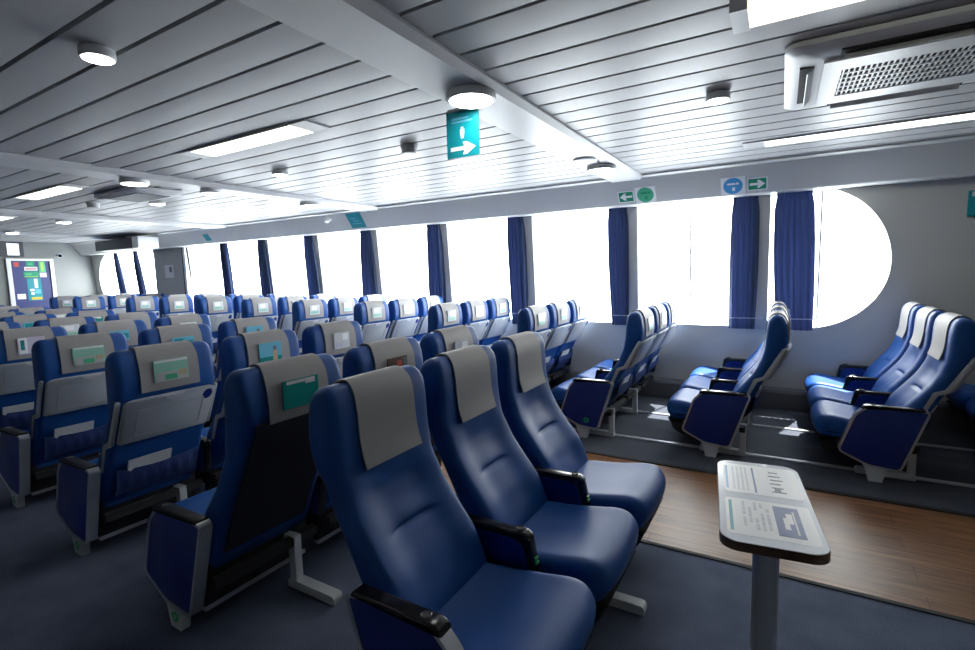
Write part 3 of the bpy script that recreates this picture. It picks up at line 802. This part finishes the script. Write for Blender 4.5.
t = soffit_sign('notice_sign', -9.6, .42, 'tiny teal notice on the soffit near the grey wall panel')
part('sign_plate', MB().box(-.09, .09, -.003, 0, -.07, .07), M['teal'], t, None)
# hanging sign under the near beam
hs = empty('hanging_sign', (-1.62, 2.505, 2.175)); tag(hs, 'hanging teal sign with white bottle figure and arrow, under the near beam', 'sign')
part('sign_plate', MB().box(-.108, .112, -.004, .004, 0, .262), M['teal'], hs, None)
part('bracket', MB().box(-.10, .10, -.003, .003, .262, ZC - .045 - 2.175), M['beam'], hs, None)
mb = MB(); arrow(mb, .005, .05, .175, .085, 0, True, -.0052, -.0042); part('arrow', mb, M['paper'], hs, None, label='white arrow')
mb = MB(); mb.prism([(-.008, .105), (.010, .105), (.016, .135), (.017, .157), (-.013, .157), (-.014, .135)], -.0052, -.0042, 'y'); mb.prism(rrect(-.008, .010, .160, .170, .004, 3), -.0052, -.0042, 'y')
part('figure', mb, M['label'], hs, None)
mb = MB(); [mb.box(-.07, .07 - .025 * k, -.005, -.0042, .195 + .018 * k, .206 + .018 * k) for k in range(2)]; part('lettering', mb, M['cyanphoto'], hs, None)
# teal wall notice at the right edge
wn = empty('wall_notice', (1.50, wy(2.0) - .004, 2.0)); tag(wn, 'teal notice on the right wall under the soffit, at the picture edge', 'sign')
part('sign_plate', MB().box(-.125, .125, -.003, .003, -.12, .12), M['teal'], wn, None)
part('lettering', MB().box(-.10, -.03, -.004, -.003, .05, .09), M['label'], wn, None)

# ------------------------------------------------------------------ far bulkhead
X0 = XL
dr = MB(); dr.box(X0, X0 + .02, 4.35, 5.06, .02, 2.08)
d1 = struct('door_1', dr, M['door'])
fm = MB(); fm.box(X0, X0 + .05, 4.27, 4.35, 0, 2.12); fm.box(X0, X0 + .05, 5.06, 5.13, 0, 2.12); fm.box(X0, X0 + .05, 4.35, 5.06, 2.07, 2.12)
part('door_frame', fm, M['white'], d1, None)
def flat_sign(name, y0, y1, z0, z1, base, bits, lab, x=X0 + .021):
    t = empty(name, (x, (y0 + y1) / 2, (z0 + z1) / 2)); tag(t, lab, 'sign', 'notices on the blue door')
    a, b = (y1 - y0) / 2, (z1 - z0) / 2
    part('sign_plate', MB().box(0, .003, -a, a, -b, b), base, t, None)
    mb = MB(); mats = []
    for i, (u0, u1, v0, v1, m) in enumerate(bits):
        if m not in mats: mats.append(m)
        mb.cur = mats.index(m); mb.box(.003, .004 + .0003 * i, -a + 2 * a * u0, -a + 2 * a * u1, -b + 2 * b * v0, -b + 2 * b * v1)
    if bits: part('print', mb, mats, t, None)
flat_sign('door_poster', 4.60, 4.86, 1.14, 1.66, M['teal'], [(.5, .75, .55, .98, M['label']), (.15, .45, .42, .52, M['paper']), (.2, .45, .25, .38, M['label']), (.2, .95, .03, .14, M['yellow']), (.5, .9, .3, .5, M['cyanphoto'])], 'tall teal poster on the blue door')
flat_sign('door_notice', 4.56, 4.84, 1.68, 1.82, M['green'], [(.05, .9, .08, .2, M['lime']), (.1, .5, .4, .7, M['mint'])], 'wide green notice above the teal poster on the blue door')
flat_sign('door_notice', 4.58, 4.82, 1.84, 1.93, M['label'], [(.1, .9, .3, .6, M['red'])], 'white and red notice on the blue door between green notices')
flat_sign('door_notice', 4.62, 4.77, 1.94, 2.06, M['green'], [(.2, .8, .3, .6, M['mint'])], 'small green notice at the top of the blue door')
flat_sign('door_notice', 4.85, 4.97, 1.80, 2.06, M['mint'], [(.3, .7, .1, .9, M['lime'])], 'tall pale green sign at the upper corner of the blue door')
flat_sign('door_notice', 4.85, 4.98, 1.68, 1.79, M['lilac'], [], 'pale lilac notice under the pale green door sign')
flat_sign('door_notice', 4.40, 4.49, 1.93, 2.04, M['red'], [], 'small red notice at the top of the blue door')
flat_sign('door_notice', 4.40, 4.55, 1.18, 1.30, M['paper'], [], 'white notice beside the teal poster on the blue door')
tv = empty('hanging_screen', (-13.2, 3.84, 2.07)); tag(tv, 'dark screen unit hung from the ceiling before the blue door', 'screen')
part('casing', MB().box(-.04, .04, -.55, .13, 0, .30), M['darkgrey'], tv); part('display', MB().box(.04, .044, -.12, .06, .03, .26), M['screen'], tv, None, label='lit pale display')
part('bracket', MB().box(-.02, .02, -.25, -.20, .30, ZC - 2.07), M['darkgrey'], tv)
cc = empty('security_camera', (-15.05, 5.2, 2.2)); tag(cc, 'small white security camera in the far corner under the soffit', 'camera')
mb = MB(); mb.tube((0, 0, 0), (.16, -.05, -.02), .045, 14); part('body', mb, M['white'], cc); part('lens', MB().tube((.16, -.05, -.02), (.175, -.055, -.022), .035, 14), M['black'], cc)
mb = MB(); mb.tube((-.25, .02, .0), (0, 0, 0), .02, 10); part('bracket', mb, M['white'], cc)
ft_ = empty('wall_cabinet', (-12.0, 5.36, 2.20)); tag(ft_, 'long grey unit with white end hanging under the soffit above the grey wall panel', 'air conditioner')
part('body', rounded_extrude(MB(), round_poly([(-1.1, 0), (.55, 0), (.55, .22), (-1.1, .22)], .02, 2), .38, .02, 1, 3), M['darkgrey'], ft_)
part('end_cap', rounded_extrude(MB(), round_poly([(.55, -.01), (.80, -.01), (.80, .23), (.55, .23)], .02, 2), .40, .02, 1, 3), M['white'], ft_, label='white end cap')
pnl = struct('trim_6', MB().box(-12.2, -11.02, wy(1.5) - .06, wy(1.5) + .02, .21, 2.22), M['bay_panel'])
dj = MB(); dj.box(-11.02, -10.99, wy(1.5) - .075, wy(1.5) + .02, .21, 2.22); struct('trim_7', dj, M['dark'])
struct('trim_8', MB().box(-10.99, -10.90, wy(1.5) - .07, wy(1.5) + .02, .21, 2.22), M['white'])
wp = empty('wall_notice', (-11.6, wy(1.5) - .062, 1.72)); tag(wp, 'pair of white notices on the grey wall panel between window groups', 'sign')
part('sign_plate', MB().box(-.17, .17, -.003, .002, -.14, .14), M['label'], wp, None); part('print', MB().box(.02, .12, -.004, -.003, -.02, .10), M['ink'], wp, None)
cm = empty('security_camera', (-6.1, 5.5, 2.40)); tag(cm, 'small white fitting on the soffit beside the teal notice', 'camera')
mb = MB(); mb.tube((0, .07, 0), (0, 0, 0), .02, 10); mb.tube((.0, 0, .03), (.03, -.04, -.05), .035, 14); part('body', mb, M['white'], cm)

# ------------------------------------------------------------------ camera
f, yaw, pit, rol = 496.8, math.radians(30.67), math.radians(5.97), math.radians(1.52)
fw = Vector((-math.sin(yaw) * math.cos(pit), math.cos(yaw) * math.cos(pit), -math.sin(pit)))
rt = Vector((math.cos(yaw), math.sin(yaw), 0)); dn = fw.cross(rt)
c_, s_ = math.cos(rol), math.sin(rol)
rt2, dn2 = c_ * rt + s_ * dn, -s_ * rt + c_ * dn
cam = bpy.data.cameras.new('camera'); co = bpy.data.objects.new('camera', cam); COL.objects.link(co)
cam.sensor_fit = 'HORIZONTAL'; cam.sensor_width = 36; cam.lens = f * 36 / 975; cam.clip_start = .02
R = Matrix((rt2, -dn2, -fw)).transposed()
co.matrix_world = Matrix.Translation((0, 0, 1.5)) @ R.to_4x4()
S.camera = co

# ------------------------------------------------------------------ light
w = bpy.data.worlds.new('world'); S.world = w; w.use_nodes = True
nt = w.node_tree; bg = nt.nodes['Background']
tc = nt.nodes.new('ShaderNodeTexCoord'); sp = nt.nodes.new('ShaderNodeSeparateXYZ'); rp = nt.nodes.new('ShaderNodeValToRGB')
mp = nt.nodes.new('ShaderNodeMapRange'); mp.inputs[1].default_value = -1; mp.inputs[2].default_value = 1
e = rp.color_ramp.elements
e[0].position = 0; e[0].color = (.62, .66, .70, 1); e[1].position = 1; e[1].color = (.90, .95, 1, 1)
k = e.new(.47); k.color = (.82, .85, .88, 1); k = e.new(.52); k.color = (1, .99, .965, 1)
nt.links.new(tc.outputs['Generated'], sp.inputs[0]); nt.links.new(sp.outputs[2], mp.inputs[0]); nt.links.new(mp.outputs[0], rp.inputs[0]); nt.links.new(rp.outputs[0], bg.inputs[0])
bg.inputs[1].default_value = 5.5
sl = bpy.data.lights.new('sun', 'SUN'); sl.energy = 7; sl.angle = math.radians(.6); sl.color = (1, .97, .92)
so = bpy.data.objects.new('sun', sl); COL.objects.link(so)
el, az = math.radians(61), math.radians(72)     # sun stands outboard, over the window side
dirv = Vector((math.cos(el) * math.cos(az), math.cos(el) * math.sin(az), math.sin(el)))
so.rotation_euler = dirv.to_track_quat('Z', 'Y').to_euler(); so.location = (2, 9, 8)

S.view_settings.view_transform = 'Standard'; S.view_settings.look = 'None'; S.view_settings.gamma = 1; S.view_settings.use_curve_mapping = False
S.view_settings.exposure = 1.85
S.cycles.use_denoising = True
S.cycles.max_bounces = 10; S.cycles.diffuse_bounces = 6; S.cycles.transparent_max_bounces = 12
